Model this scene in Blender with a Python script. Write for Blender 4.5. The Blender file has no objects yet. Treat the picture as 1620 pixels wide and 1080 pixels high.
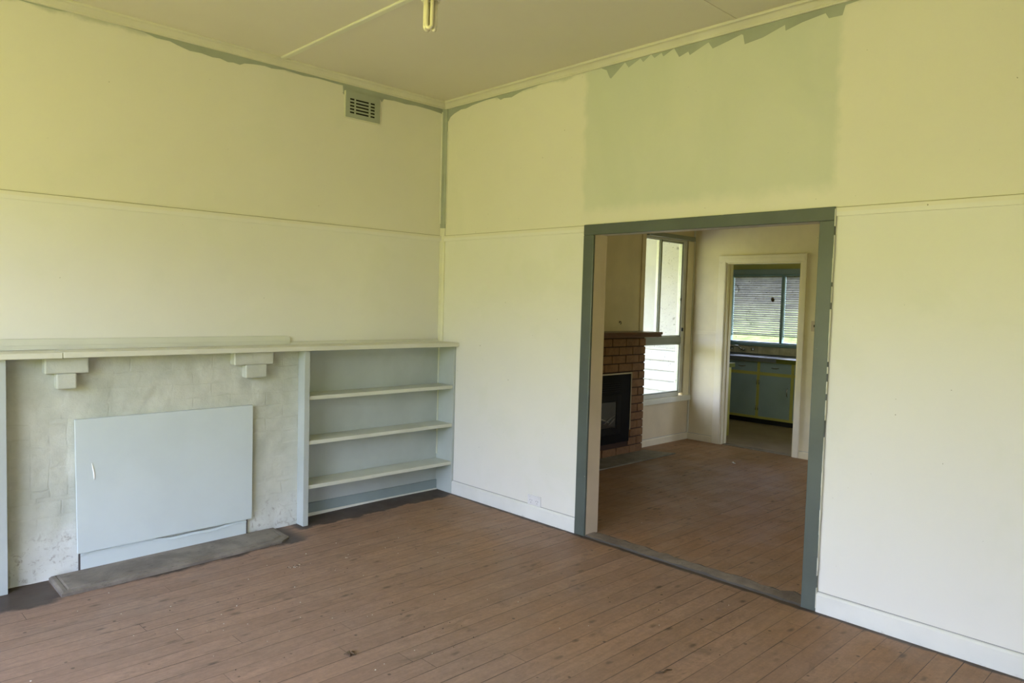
import bpy, bmesh, math, random
from mathutils import Vector, Matrix
from mathutils import noise as mn
random.seed(7)
C = bpy.context.scene.collection

# ------------------------------------------------------------------ camera
YAW, PIT, ROL = 0.799824915, -0.0536799343, 0.0276129755
cy, sy, cp, sp = math.cos(YAW), math.sin(YAW), math.cos(PIT), math.sin(PIT)
f = Vector((cy*cp, sy*cp, sp)); r = Vector((sy, -cy, 0)); u = r.cross(f)
cr, sr = math.cos(ROL), math.sin(ROL)
rr = cr*r + sr*u; uu = -sr*r + cr*u
cam_d = bpy.data.cameras.new('camera'); cam = bpy.data.objects.new('camera', cam_d); C.objects.link(cam)
M = Matrix((rr, uu, -f)).transposed().to_4x4(); M.translation = Vector((-3.79843798, -4.76416645, 1.57436629))
cam.matrix_world = M
cam_d.sensor_width = 36.0; cam_d.lens = 1155.60565*36/1620; cam_d.clip_start = 0.05
bpy.context.scene.camera = cam

# ------------------------------------------------------------------ world: pale sky over sunlit lawn
SC = bpy.context.scene
SC.view_settings.view_transform = 'Standard'; SC.view_settings.look = 'None'
SC.view_settings.gamma = 1; SC.view_settings.use_curve_mapping = False
SC.view_settings.exposure = 0.04
w = bpy.data.worlds.new('sky'); SC.world = w; w.use_nodes = True
nt = w.node_tree; N = nt.nodes; L = nt.links; N.clear()
tc = N.new('ShaderNodeTexCoord'); sx = N.new('ShaderNodeSeparateXYZ'); L.new(tc.outputs['Generated'], sx.inputs[0])
mr = N.new('ShaderNodeMapRange'); mr.inputs[1].default_value = -1; mr.inputs[2].default_value = 1
L.new(sx.outputs['Z'], mr.inputs[0])
ramp = N.new('ShaderNodeValToRGB'); L.new(mr.outputs[0], ramp.inputs[0])
GRASS = (0.60, 0.57, 0.175, 1); HEDGE = (0.50, 0.52, 0.22, 1); LOW = (1.22, 1.34, 1.95, 1); HIGH = (0.90, 1.08, 1.80, 1)
e = ramp.color_ramp.elements
e[0].position = 0.0; e[0].color = GRASS; e[1].position = 1.0; e[1].color = HIGH
for pos, col in ((0.485, GRASS), (0.502, HEDGE), (0.555, HEDGE), (0.595, LOW), (0.75, LOW)):
    k = e.new(pos); k.color = col
bg = N.new('ShaderNodeBackground'); bg.inputs[1].default_value = 10.5
L.new(ramp.outputs[0], bg.inputs[0]); wo = N.new('ShaderNodeOutputWorld'); L.new(bg.outputs[0], wo.inputs[0])

def portal(loc, direction, sx_, sy_):
    d = bpy.data.lights.new('window_portal', 'AREA'); d.shape = 'RECTANGLE'; d.size = sx_; d.size_y = sy_
    o = bpy.data.objects.new('window_portal', d); C.objects.link(o); o.location = loc
    o.rotation_euler = Vector(direction).to_track_quat('-Z', 'Z' if abs(direction[2]) < .5 else 'Y').to_euler()
    d.cycles.is_portal = True

# windows: (wall plane, range, z range)
WA = (-5.6, -4.40, -0.90, 0.30, 2.65)      # main room, wall x = -5.6
WB = (-6.3, -5.3, -4.5, 1.00, 2.20)      # main room, wall y = -6.3 (x from, to)
portal((-5.66, (WA[1]+WA[2])/2, (WA[3]+WA[4])/2), (1, 0, 0), WA[2]-WA[1], WA[4]-WA[3])
portal(((WB[1]+WB[2])/2, -6.36, (WB[3]+WB[4])/2), (0, 1, 0), WB[2]-WB[1], WB[4]-WB[3])
WC = (-6.3, 1.2, 2.4, 0.90, 2.05)        # unseen, added to light the dining room, wall y = -6.3
WD = (-2.2, 4.5, 5.5, 1.10, 2.05)        # unseen, added to light the kitchen, wall y = -2.2
portal(((WC[1]+WC[2])/2, -6.36, (WC[3]+WC[4])/2), (0, 1, 0), WC[2]-WC[1], WC[4]-WC[3])
portal(((WD[1]+WD[2])/2, -2.25, (WD[3]+WD[4])/2), (0, 1, 0), WD[2]-WD[1], WD[4]-WD[3])
portal((3.21, 0.07, 1.455), (0, -1, 0), 0.76, 1.78)
portal((6.27, 0.033, 1.57), (-1, 0, 0), 1.66, 0.96)

# ------------------------------------------------------------------ material helpers
def newmat(name):
    m = bpy.data.materials.new(name); m.use_nodes = True
    nt = m.node_tree; b = nt.nodes['Principled BSDF']
    return m, nt, b
def noise(nt, scale, detail=4, vec=None, rough=.55, dist=0):
    n = nt.nodes.new('ShaderNodeTexNoise'); n.inputs['Scale'].default_value = scale
    n.inputs['Detail'].default_value = detail; n.inputs['Roughness'].default_value = rough; n.inputs['Distortion'].default_value = dist
    if vec: nt.links.new(vec, n.inputs['Vector'])
    return n.outputs['Fac']
def mapr(nt, val, a, b, c=0, d=1, smooth=True):
    n = nt.nodes.new('ShaderNodeMapRange'); n.interpolation_type = 'SMOOTHSTEP' if smooth else 'LINEAR'
    nt.links.new(val, n.inputs[0])
    for i, v in enumerate((a, b, c, d)): n.inputs[i+1].default_value = v
    return n.outputs[0]
def math_(nt, op, a, b=None, c=None):
    n = nt.nodes.new('ShaderNodeMath'); n.operation = op
    for i, v in enumerate((a, b, c)):
        if v is None: continue
        if isinstance(v, (int, float)): n.inputs[i].default_value = v
        else: nt.links.new(v, n.inputs[i])
    return n.outputs[0]
def mixc(nt, fac, a, b, mode='MIX'):
    n = nt.nodes.new('ShaderNodeMix'); n.data_type = 'RGBA'; n.blend_type = mode
    for s, v in ((n.inputs[0], fac), (n.inputs[6], a), (n.inputs[7], b)):
        if isinstance(v, (int, float)): s.default_value = v
        elif isinstance(v, tuple): s.default_value = (*v[:3], 1)
        else: nt.links.new(v, s)
    return n.outputs[2]
def pos(nt):
    g = nt.nodes.new('ShaderNodeNewGeometry'); s = nt.nodes.new('ShaderNodeSeparateXYZ'); nt.links.new(g.outputs['Position'], s.inputs[0])
    return g.outputs['Position'], s.outputs[0], s.outputs[1], s.outputs[2]
def bump(nt, b, h, strength=.3, dist=.01):
    n = nt.nodes.new('ShaderNodeBump'); n.inputs['Strength'].default_value = strength; n.inputs['Distance'].default_value = dist
    nt.links.new(h, n.inputs['Height']); nt.links.new(n.outputs[0], b.inputs['Normal'])
def vmul(nt, vec, s):
    n = nt.nodes.new('ShaderNodeMapping'); n.inputs['Scale'].default_value = s; nt.links.new(vec, n.inputs[0]); return n.outputs[0]

def paint(name, col, rough=.55, var=.05, specks=0, speck_col=(.08,.07,.05), bstr=.08, scale=3.0, low_dirt=None):
    m, nt, b = newmat(name); P, X, Y, Z = pos(nt)
    n1 = noise(nt, scale, 4, P)
    dark = tuple(c*(1-2*var) for c in col); light = tuple(min(1, c*(1+var)) for c in col)
    c = mixc(nt, mapr(nt, n1, .3, .7), dark, light)
    if specks:
        n2 = noise(nt, 38, 3, P, .6)
        c = mixc(nt, mapr(nt, n2, .80-specks*.04, .83-specks*.04, 0, .6), c, speck_col)
    if low_dirt:
        n3 = noise(nt, 14, 5, P, .7)
        v = math_(nt, 'ADD', Z, math_(nt, 'MULTIPLY', n3, .12))
        c = mixc(nt, mapr(nt, v, low_dirt, low_dirt-.05, 0, .75), c, (.12,.10,.08))
    nt.links.new(c, b.inputs['Base Color']); b.inputs['Roughness'].default_value = rough
    bump(nt, b, noise(nt, 60, 3, P), bstr, .004)
    return m
def plain(name, col, rough=.5, metal=0, spec=.5):
    m, nt, b = newmat(name); P, X, Y, Z = pos(nt)
    n1 = noise(nt, 20, 3, P)
    c = mixc(nt, n1, tuple(x*.88 for x in col), tuple(min(1, x*1.1) for x in col))
    nt.links.new(c, b.inputs['Base Color']); b.inputs['Roughness'].default_value = rough; b.inputs['Metallic'].default_value = metal
    b.inputs['Specular IOR Level'].default_value = spec
    return m

CREAM = (.75, .735, .60); CREAM_UP = (.74, .715, .53); GREY = (.37, .40, .34)
def wall_mat(name, axis, patch=False):
    # axis: 'x' for a wall seen along x (left wall), 'y' for the right wall
    m, nt, b = newmat(name); P, X, Y, Z = pos(nt); A = X if axis == 'x' else Y
    n1 = noise(nt, 1.1, 3, P); n2 = noise(nt, 6, 5, P, .6)
    lowc = mixc(nt, mapr(nt, n1, .3, .7), (.75,.742,.705), (.78,.772,.735))
    upc = mixc(nt, mapr(nt, n1, .3, .7), (.735,.712,.625), (.765,.742,.655))
    c = mixc(nt, mapr(nt, Z, 2.075, 2.085), lowc, upc)
    # thin greyish edge of old paint along the cornice
    edge = mapr(nt, math_(nt, 'ADD', Z, math_(nt, 'MULTIPLY', n2, .09)), 3.145, 3.175, 0, .55)
    c = mixc(nt, edge, c, GREY)
    # faint roller blotches and tiny fly specks
    c = mixc(nt, mapr(nt, noise(nt, 2.3, 4, P, .6, .4), .52, .66, 0, .12), c, (.62,.66,.52))
    c = mixc(nt, mapr(nt, noise(nt, 55, 2, P, .4), .785, .80, 0, .8), c, (.10,.09,.05))
    if patch:
        def band(v, a0, a1, b0, b1):
            return math_(nt, 'MULTIPLY', mapr(nt, v, a0, a1), mapr(nt, v, b1, b0))
        nn = math_(nt, 'MULTIPLY', math_(nt, 'SUBTRACT', n2, .5), .12)
        Yn = math_(nt, 'ADD', Y, nn); Zn = math_(nt, 'ADD', Z, nn)
        msk = math_(nt, 'MULTIPLY', band(Yn, -3.22, -3.16, -1.53, -1.48), band(Zn, 2.16, 2.26, 3.12, 3.16))
        streak = mapr(nt, noise(nt, 1.6, 4, vmul(nt, P, (1, 1.2, .6)), .55, .6), .3, .7, .7, 1.0)
        c = mixc(nt, math_(nt, 'MULTIPLY', msk, streak), c, (.60,.625,.53))
    nt.links.new(c, b.inputs['Base Color']); b.inputs['Roughness'].default_value = .42
    b.inputs['Specular IOR Level'].default_value = .35
    bump(nt, b, math_(nt, 'ADD', noise(nt, 5, 4, P), math_(nt, 'MULTIPLY', noise(nt, 90, 2, P), .25)), .12, .006)
    return m
m_wall_left = wall_mat('cream wall paint', 'x'); m_wall_right = wall_mat('cream wall paint with rolled patch', 'y', True)
m_grey_old = paint('old grey green paint', GREY, .5, .08)
m_dining_wall = paint('dingy cream wall paint', (.72,.61,.40), .5, .04, 1)
m_dining_wall2 = paint('dingy cream wall paint far', (.77,.69,.485), .5, .04, 1)
m_casing = paint('cream casing paint', (.80,.73,.57), .35, .03, 1)
m_trim = paint('cream trim paint', (.74,.73,.60), .4, .03)
m_corn = paint('cornice paint', (.66,.635,.52), .45, .03)
m_trim_low = paint('white skirting paint', (.76,.77,.74), .4, .03, 1, low_dirt=.065)
m_ceil = paint('ceiling paint', (.72,.67,.57), .6, .012, 1, scale=1.2)
m_blue_trim = paint('blue grey gloss paint', (.092,.112,.102), .35, .07, 1, (.5,.5,.45))
m_flake = paint('bare white paint edge', (.7,.7,.62), .6)
m_reveal = paint('beige lining paint', (.56,.46,.33), .5, .04)
m_shelf = paint('pale grey white shelf paint', (.60,.62,.53), .42, .05, 1)
m_case = paint('pale blue grey bookcase paint', (.455,.50,.49), .42, .04, 1)
m_case_skirt = paint('mid blue grey skirting paint', (.27,.33,.33), .42, .05)
m_panel = paint('pale blue grey board paint', (.60,.675,.69), .38, .02, .3, (.3,.3,.3), .03)
m_mantel = paint('weathered white mantel paint', (.66,.665,.58), .45, .025, 1)
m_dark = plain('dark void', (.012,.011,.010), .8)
m_black = plain('black enamel', (.007,.007,.008), .6, 0, .15)
m_black2 = plain('black steel door', (.009,.009,.010), .55, 0, .2)
m_metal = plain('tarnished chrome', (.45,.44,.42), .25, 1)
m_gold = plain('pale brass trim', (.55,.48,.33), .4, .6)
m_plastic = plain('white plastic', (.74,.74,.76), .3)
m_plastic_d = plain('grey plastic gap', (.22,.22,.24), .5)
m_cream_plastic = plain('aged cream plastic', (.78,.74,.58), .35)
m_flakes = plain('pale paint flake', (.68,.64,.55), .7)
m_grit = plain('dark grit', (.045,.035,.028), .8)
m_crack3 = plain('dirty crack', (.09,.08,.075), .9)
m_white = plain('fresh white paint', (.9,.9,.9), .5)
m_log = plain('charred ceramic log', (.22,.20,.17), .8)
m_leaf = plain('dead leaf', (.10,.065,.035), .8)

def floor_mat():
    m, nt, b = newmat('worn brown floorboards'); P, X, Y, Z = pos(nt)
    yy = math_(nt, 'DIVIDE', math_(nt, 'ADD', Y, 3.247), .109)
    idx = math_(nt, 'FLOOR', yy); fr = math_(nt, 'FRACT', yy)
    wn = nt.nodes.new('ShaderNodeTexWhiteNoise'); wn.noise_dimensions = '1D'; nt.links.new(idx, wn.inputs['W'])
    xo = math_(nt, 'ADD', math_(nt, 'DIVIDE', X, 3.3), math_(nt, 'MULTIPLY', wn.outputs['Value'], 7.0))
    seg = math_(nt, 'FLOOR', xo); xf = math_(nt, 'FRACT', xo)
    wn2 = nt.nodes.new('ShaderNodeTexWhiteNoise'); wn2.noise_dimensions = '2D'
    cx = nt.nodes.new('ShaderNodeCombineXYZ'); nt.links.new(idx, cx.inputs[0]); nt.links.new(seg, cx.inputs[1]); nt.links.new(cx.outputs[0], wn2.inputs['Vector'])
    rnd = wn2.outputs['Value']
    # grain follows the board
    cv = nt.nodes.new('ShaderNodeCombineXYZ')
    nt.links.new(math_(nt, 'ADD', math_(nt, 'MULTIPLY', X, 1.6), math_(nt, 'MULTIPLY', rnd, 40)), cv.inputs[0]); nt.links.new(math_(nt, 'MULTIPLY', Y, 38), cv.inputs[1])
    g1 = noise(nt, 1.0, 5, cv.outputs[0], .6, .3)
    base = mixc(nt, rnd, (.290,.180,.124), (.36,.228,.160))
    base = mixc(nt, mapr(nt, noise(nt, .7, 3, P), .35, .65), base, mixc(nt, .5, base, (.29,.21,.165)))
    base = mixc(nt, mapr(nt, g1, .35, .75, 0, .35), base, (.18,.12,.085))
    # knots / smudges, elongated along the board
    v = nt.nodes.new('ShaderNodeTexVoronoi'); v.inputs['Scale'].default_value = 1.0
    nt.links.new(vmul(nt, P, (5.5, 13, 1)), v.inputs['Vector'])
    kn = mapr(nt, math_(nt, 'ADD', v.outputs['Distance'], math_(nt, 'MULTIPLY', noise(nt, 25, 3, P), .25)), .17, .35, .85, 0)
    keep = mapr(nt, noise(nt, 1.7, 2, P), .42, .58)
    base = mixc(nt, math_(nt, 'MULTIPLY', kn, keep), base, (.085,.058,.042))
    v2 = nt.nodes.new('ShaderNodeTexVoronoi'); v2.inputs['Scale'].default_value = 9.0; nt.links.new(P, v2.inputs['Vector'])
    base = mixc(nt, mapr(nt, v2.outputs['Distance'], .05, .09, .8, 0), base, (.05,.037,.030))
    st = mapr(nt, noise(nt, 3.5, 7, vmul(nt, P, (1, 2.2, 1)), .74, .8), .54, .72, 0, .60)
    base = mixc(nt, st, base, (.115,.082,.062))
    sc = mapr(nt, noise(nt, 1.0, 5, vmul(nt, P, (14, 60, 1)), .65), .70, .76, 0, .5)
    base = mixc(nt, sc, base, (.36,.27,.20))
    base = mixc(nt, mapr(nt, noise(nt, 9, 6, vmul(nt, P, (1, 3, 1)), .75, .4), .35, .65, .30, 0), base, (.15,.105,.078))
    base = mixc(nt, mapr(nt, noise(nt, 45, 4, P, .7), .35, .62, .22, 0), base, (.14,.10,.075))
    # olive tint by the opening and in the next room
    ol = math_(nt, 'MAXIMUM', math_(nt, 'MULTIPLY', mapr(nt, X, -2.2, -.4), mapr(nt, noise(nt, .9, 2, P), .35, .6, .3, .85)), mapr(nt, X, 0, .2))
    base = mixc(nt, ol, base, mixc(nt, 1.0, base, (1.04,.89,.60), 'MULTIPLY'))
    # joints
    gw = mapr(nt, noise(nt, 2.5, 3, vmul(nt, P, (1, 9, 1))), .3, .7, .006, .024, False)
    dd = math_(nt, 'MINIMUM', fr, math_(nt, 'SUBTRACT', 1.0, fr))
    gap = math_(nt, 'LESS_THAN', dd, gw)
    ge = math_(nt, 'LESS_THAN', math_(nt, 'MINIMUM', xf, math_(nt, 'SUBTRACT', 1.0, xf)), .0003)
    gap = math_(nt, 'MAXIMUM', gap, ge)
    gs = mapr(nt, noise(nt, .8, 2, vmul(nt, P, (1, 5, 1))), .3, .6, .40, 1.0)
    base = mixc(nt, math_(nt, 'MULTIPLY', gap, gs), base, (.05,.033,.024))
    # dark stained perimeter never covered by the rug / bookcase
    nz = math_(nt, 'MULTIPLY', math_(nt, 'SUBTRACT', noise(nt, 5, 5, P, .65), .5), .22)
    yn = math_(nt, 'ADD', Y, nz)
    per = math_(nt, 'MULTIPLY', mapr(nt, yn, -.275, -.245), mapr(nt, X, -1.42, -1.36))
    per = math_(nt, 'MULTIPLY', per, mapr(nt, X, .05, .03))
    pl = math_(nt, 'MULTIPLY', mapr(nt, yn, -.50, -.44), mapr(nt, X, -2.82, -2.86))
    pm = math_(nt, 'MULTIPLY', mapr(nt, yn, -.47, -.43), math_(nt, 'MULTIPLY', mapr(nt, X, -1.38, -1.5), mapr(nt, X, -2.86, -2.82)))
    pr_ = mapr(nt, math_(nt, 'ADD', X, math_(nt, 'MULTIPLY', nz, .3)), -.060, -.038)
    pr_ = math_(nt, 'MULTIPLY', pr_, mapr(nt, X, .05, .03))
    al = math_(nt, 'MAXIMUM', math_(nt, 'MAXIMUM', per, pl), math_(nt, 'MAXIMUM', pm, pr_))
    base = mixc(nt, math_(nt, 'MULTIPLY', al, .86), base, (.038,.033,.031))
    nt.links.new(base, b.inputs['Base Color'])
    rg = mapr(nt, noise(nt, 4, 4, P), .3, .7, .50, .68)
    nt.links.new(rg, b.inputs['Roughness']); b.inputs['Specular IOR Level'].default_value = .38
    hgt = math_(nt, 'SUBTRACT', math_(nt, 'MULTIPLY', g1, .25), gap)
    bump(nt, b, hgt, .35, .003)
    return m
m_floor = floor_mat()

def vinyl_mat():
    m, nt, b = newmat('worn kitchen vinyl'); P, X, Y, Z = pos(nt)
    c = mixc(nt, mapr(nt, noise(nt, 3, 5, P, .65), .3, .7), (.24,.175,.115), (.31,.235,.165))
    c = mixc(nt, mapr(nt, noise(nt, 9, 4, vmul(nt, P, (1, 3, 1)), .7), .58, .75, 0, .5), c, (.12,.10,.085))
    nt.links.new(c, b.inputs['Base Color']); b.inputs['Roughness'].default_value = .5; bump(nt, b, noise(nt, 40, 2, P), .1, .003); return m
def painted_brick_mat():
    m, nt, b = newmat('painted brickwork'); P, X, Y, Z = pos(nt)
    nd = nt.nodes.new('ShaderNodeTexNoise'); nd.inputs['Scale'].default_value = 7; nd.inputs['Detail'].default_value = 3; nt.links.new(P, nd.inputs['Vector'])
    va = nt.nodes.new('ShaderNodeVectorMath'); va.operation = 'SCALE'; va.inputs['Scale'].default_value = .035; nt.links.new(nd.outputs['Color'], va.inputs[0])
    vb = nt.nodes.new('ShaderNodeVectorMath'); vb.operation = 'ADD'; nt.links.new(P, vb.inputs[0]); nt.links.new(va.outputs[0], vb.inputs[1])
    s = nt.nodes.new('ShaderNodeSeparateXYZ'); nt.links.new(vb.outputs[0], s.inputs[0])
    # soldier bricks beside the firebox: swap axes
    side = math_(nt, 'MULTIPLY', mapr(nt, X, -2.93, -2.925), mapr(nt, X, -2.705, -2.71))
    side = math_(nt, 'MULTIPLY', side, math_(nt, 'MULTIPLY', mapr(nt, Z, .42, .425), mapr(nt, Z, .86, .855)))
    mx = nt.nodes.new('ShaderNodeMix'); mx.data_type = 'FLOAT'
    u1 = nt.nodes.new('ShaderNodeCombineXYZ'); nt.links.new(s.outputs[0], u1.inputs[0]); nt.links.new(math_(nt, 'ADD', s.outputs[2], .025), u1.inputs[1])
    u2 = nt.nodes.new('ShaderNodeCombineXYZ'); nt.links.new(s.outputs[2], u2.inputs[0]); nt.links.new(s.outputs[0], u2.inputs[1])
    mv = nt.nodes.new('ShaderNodeMix'); mv.data_type = 'VECTOR'; nt.links.new(side, mv.inputs[0]); nt.links.new(u1.outputs[0], mv.inputs[4]); nt.links.new(u2.outputs[0], mv.inputs[5])
    br = nt.nodes.new('ShaderNodeTexBrick'); br.inputs['Scale'].default_value = 1; br.inputs['Brick Width'].default_value = .24; br.inputs['Row Height'].default_value = .088
    br.inputs['Mortar Size'].default_value = .006; br.inputs['Mortar Smooth'].default_value = .6
    br.inputs['Color1'].default_value = (1,1,1,1); br.inputs['Color2'].default_value = (.85,.85,.85,1); br.inputs['Mortar'].default_value = (0,0,0,1)
    nt.links.new(mv.outputs[1], br.inputs['Vector'])
    n1 = noise(nt, 4, 5, P, .6)
    c = mixc(nt, mapr(nt, n1, .3, .7), (.47,.50,.445), (.60,.62,.56))
    faint = mapr(nt, noise(nt, 5, 3, P), .40, .65)
    c = mixc(nt, math_(nt, 'MULTIPLY', math_(nt, 'MULTIPLY', br.outputs['Fac'], faint), .14), c, (.36,.37,.31))
    # light runs where filler sits in the joints
    c = mixc(nt, math_(nt, 'MULTIPLY', math_(nt, 'MULTIPLY', br.outputs['Fac'], mapr(nt, noise(nt, 6.3, 3, P), .58, .72)), .35), c, (.72,.74,.70))
    # scuffed, flaking, grubby foot of the brickwork
    lo = mapr(nt, math_(nt, 'ADD', Z, math_(nt, 'MULTIPLY', noise(nt, 5, 4, P), .5)), .55, .28)
    c = mixc(nt, math_(nt, 'MULTIPLY', lo, .55), c, (.72,.74,.73))
    c = mixc(nt, math_(nt, 'MULTIPLY', lo, mapr(nt, noise(nt, 26, 6, P, .75, .6), .52, .66, 0, .8)), c, (.30,.28,.25))
    nt.links.new(c, b.inputs['Base Color']); b.inputs['Roughness'].default_value = .5
    h = math_(nt, 'ADD', math_(nt, 'MULTIPLY', math_(nt, 'MULTIPLY', br.outputs['Fac'], faint), -.22), math_(nt, 'MULTIPLY', noise(nt, 28, 6, P, .7), .55))
    h = math_(nt, 'ADD', h, math_(nt, 'MULTIPLY', n1, .9))
    bump(nt, b, h, .55, .012)
    return m
def stone_mat(name, a, bcol, sc=5):
    m, nt, b = newmat(name); P, X, Y, Z = pos(nt)
    c = mixc(nt, mapr(nt, noise(nt, sc, 6, P, .65, .4), .3, .7), a, bcol)
    c = mixc(nt, mapr(nt, noise(nt, sc*4, 5, vmul(nt, P, (1,2,1)), .7), .56, .72, 0, .6), c, tuple(x*.4 for x in a))
    nt.links.new(c, b.inputs['Base Color']); b.inputs['Roughness'].default_value = .7; bump(nt, b, noise(nt, 22, 6, P, .7), .5, .008); return m
m_brickpaint = painted_brick_mat(); m_vinyl = vinyl_mat()
m_hearth = stone_mat('worn grey brown hearth', (.135,.115,.095), (.235,.210,.175))
m_hearth2 = stone_mat('dusty concrete hearth', (.16,.14,.105), (.25,.225,.17))
m_thresh = stone_mat('bare dusty threshold timber', (.13,.10,.075), (.27,.225,.175), 4)
m_brick = stone_mat('brown face brick', (.19,.095,.038), (.27,.140,.058), 9)
m_mortar = plain('dark mortar', (.06,.03,.018), .9)
m_redwood = plain('dark red stained timber', (.12,.045,.022), .35)
m_ky = paint('yellow green kitchen paint', (.50,.47,.13), .4, .04)
m_kb = paint('teal blue kitchen paint', (.30,.39,.41), .4, .05)
m_kbd = paint('blue grey window paint', (.25,.36,.40), .4, .05)
m_kwall = paint('olive kitchen wall paint', (.50,.47,.16), .5, .05)
m_kwhite = paint('kitchen cream wall paint', (.65,.63,.5), .5, .05)
m_tile = paint('grimy cream tile', (.74,.67,.52), .3, .13, 1, (.2,.15,.08), scale=7)
m_grout = plain('dark grout', (.16,.13,.09), .8)
m_steel = plain('dull stainless steel', (.17,.18,.185), .6, .2)
m_olive = plain('olive laminate edge', (.12,.13,.015), .4)
m_worktop = plain('pale laminate', (.55,.55,.48), .35)
m_alu = plain('grey aluminium sash', (.36,.38,.33), .4, .3)
m_frame_w = paint('grubby window frame paint', (.62,.62,.54), .45, .06)
m_frame_g = paint('grey green sash paint', (.25,.27,.21), .45, .06)
m_board = paint('white weatherboard paint', (.34,.34,.325), .5, .04)
m_sheet = paint('white cement sheet', (.33,.33,.32), .6, .04)
m_grass = paint('lawn grass', (.115,.130,.045), .8, .2)
m_crack_shade = plain('painted crack and shadow line', (.25,.22,.10), .8); m_skirt_shade = plain('painted skirting shadow line', (.36,.36,.36), .8)  # crack and shadow above rails; painted shadow along skirting tops
m_lap_shadow = plain('painted lap shadow', (.16,.16,.15), .9); m_added_ground = stone_mat('added concrete ground', (.16,.155,.14), (.22,.21,.19))  # painted shadow under board laps; ground added outside
m_shade_soffit = paint('pale shade roof soffit', (.7,.72,.62), .6)
m_red = plain('reddish brown sill', (.14,.07,.045), .7)

def glass_mat(name, dirt=.0, scale=12):
    m = bpy.data.materials.new(name); m.use_nodes = True; nt = m.node_tree; nt.nodes.clear()
    out = nt.nodes.new('ShaderNodeOutputMaterial'); tr = nt.nodes.new('ShaderNodeBsdfTransparent'); gl = nt.nodes.new('ShaderNodeBsdfGlossy')
    gl.inputs['Roughness'].default_value = .02; tr.inputs[0].default_value = (.95,.97,.95,1)
    lw = nt.nodes.new('ShaderNodeLayerWeight'); lw.inputs['Blend'].default_value = .5
    fz = math_(nt, 'ADD', math_(nt, 'MULTIPLY', math_(nt, 'POWER', lw.outputs['Facing'], 4.0), .6), .03)
    mx = nt.nodes.new('ShaderNodeMixShader'); nt.links.new(fz, mx.inputs[0]); nt.links.new(tr.outputs[0], mx.inputs[1]); nt.links.new(gl.outputs[0], mx.inputs[2])
    last = mx.outputs[0]
    if dirt:
        P, X, Y, Z = pos(nt); df = nt.nodes.new('ShaderNodeBsdfDiffuse'); df.inputs[0].default_value = (.10,.09,.07,1)
        f1 = mapr(nt, noise(nt, scale, 6, P, .75, 1.2), .60, .72, 0, dirt)
        f2 = mapr(nt, noise(nt, 60, 2, P, .5), .68, .72, 0, dirt*1.6)
        mm = nt.nodes.new('ShaderNodeMixShader'); nt.links.new(math_(nt, 'MAXIMUM', f1, f2), mm.inputs[0]); nt.links.new(last, mm.inputs[1]); nt.links.new(df.outputs[0], mm.inputs[2]); last = mm.outputs[0]
    nt.links.new(last, out.inputs[0]); return m
m_glass = glass_mat('clean window glass'); m_glass_d = glass_mat('dirty window glass', .45, 7)
def blind_mat():
    m = bpy.data.materials.new('grimy white slats'); m.use_nodes = True; nt = m.node_tree; b = nt.nodes['Principled BSDF']; P, X, Y, Z = pos(nt)
    c = mixc(nt, mapr(nt, noise(nt, 6, 4, P, .6), .35, .7), (.30,.275,.225), (.42,.39,.33))
    nt.links.new(c, b.inputs['Base Color']); b.inputs['Roughness'].default_value = .5
    tl = nt.nodes.new('ShaderNodeBsdfTranslucent'); tl.inputs[0].default_value = (.75,.73,.68,1)
    mx = nt.nodes.new('ShaderNodeMixShader'); mx.inputs[0].default_value = .04
    nt.links.new(b.outputs[0], mx.inputs[1]); nt.links.new(tl.outputs[0], mx.inputs[2]); nt.links.new(mx.outputs[0], nt.nodes['Material Output'].inputs[0]); return m
m_blind = blind_mat()

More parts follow.
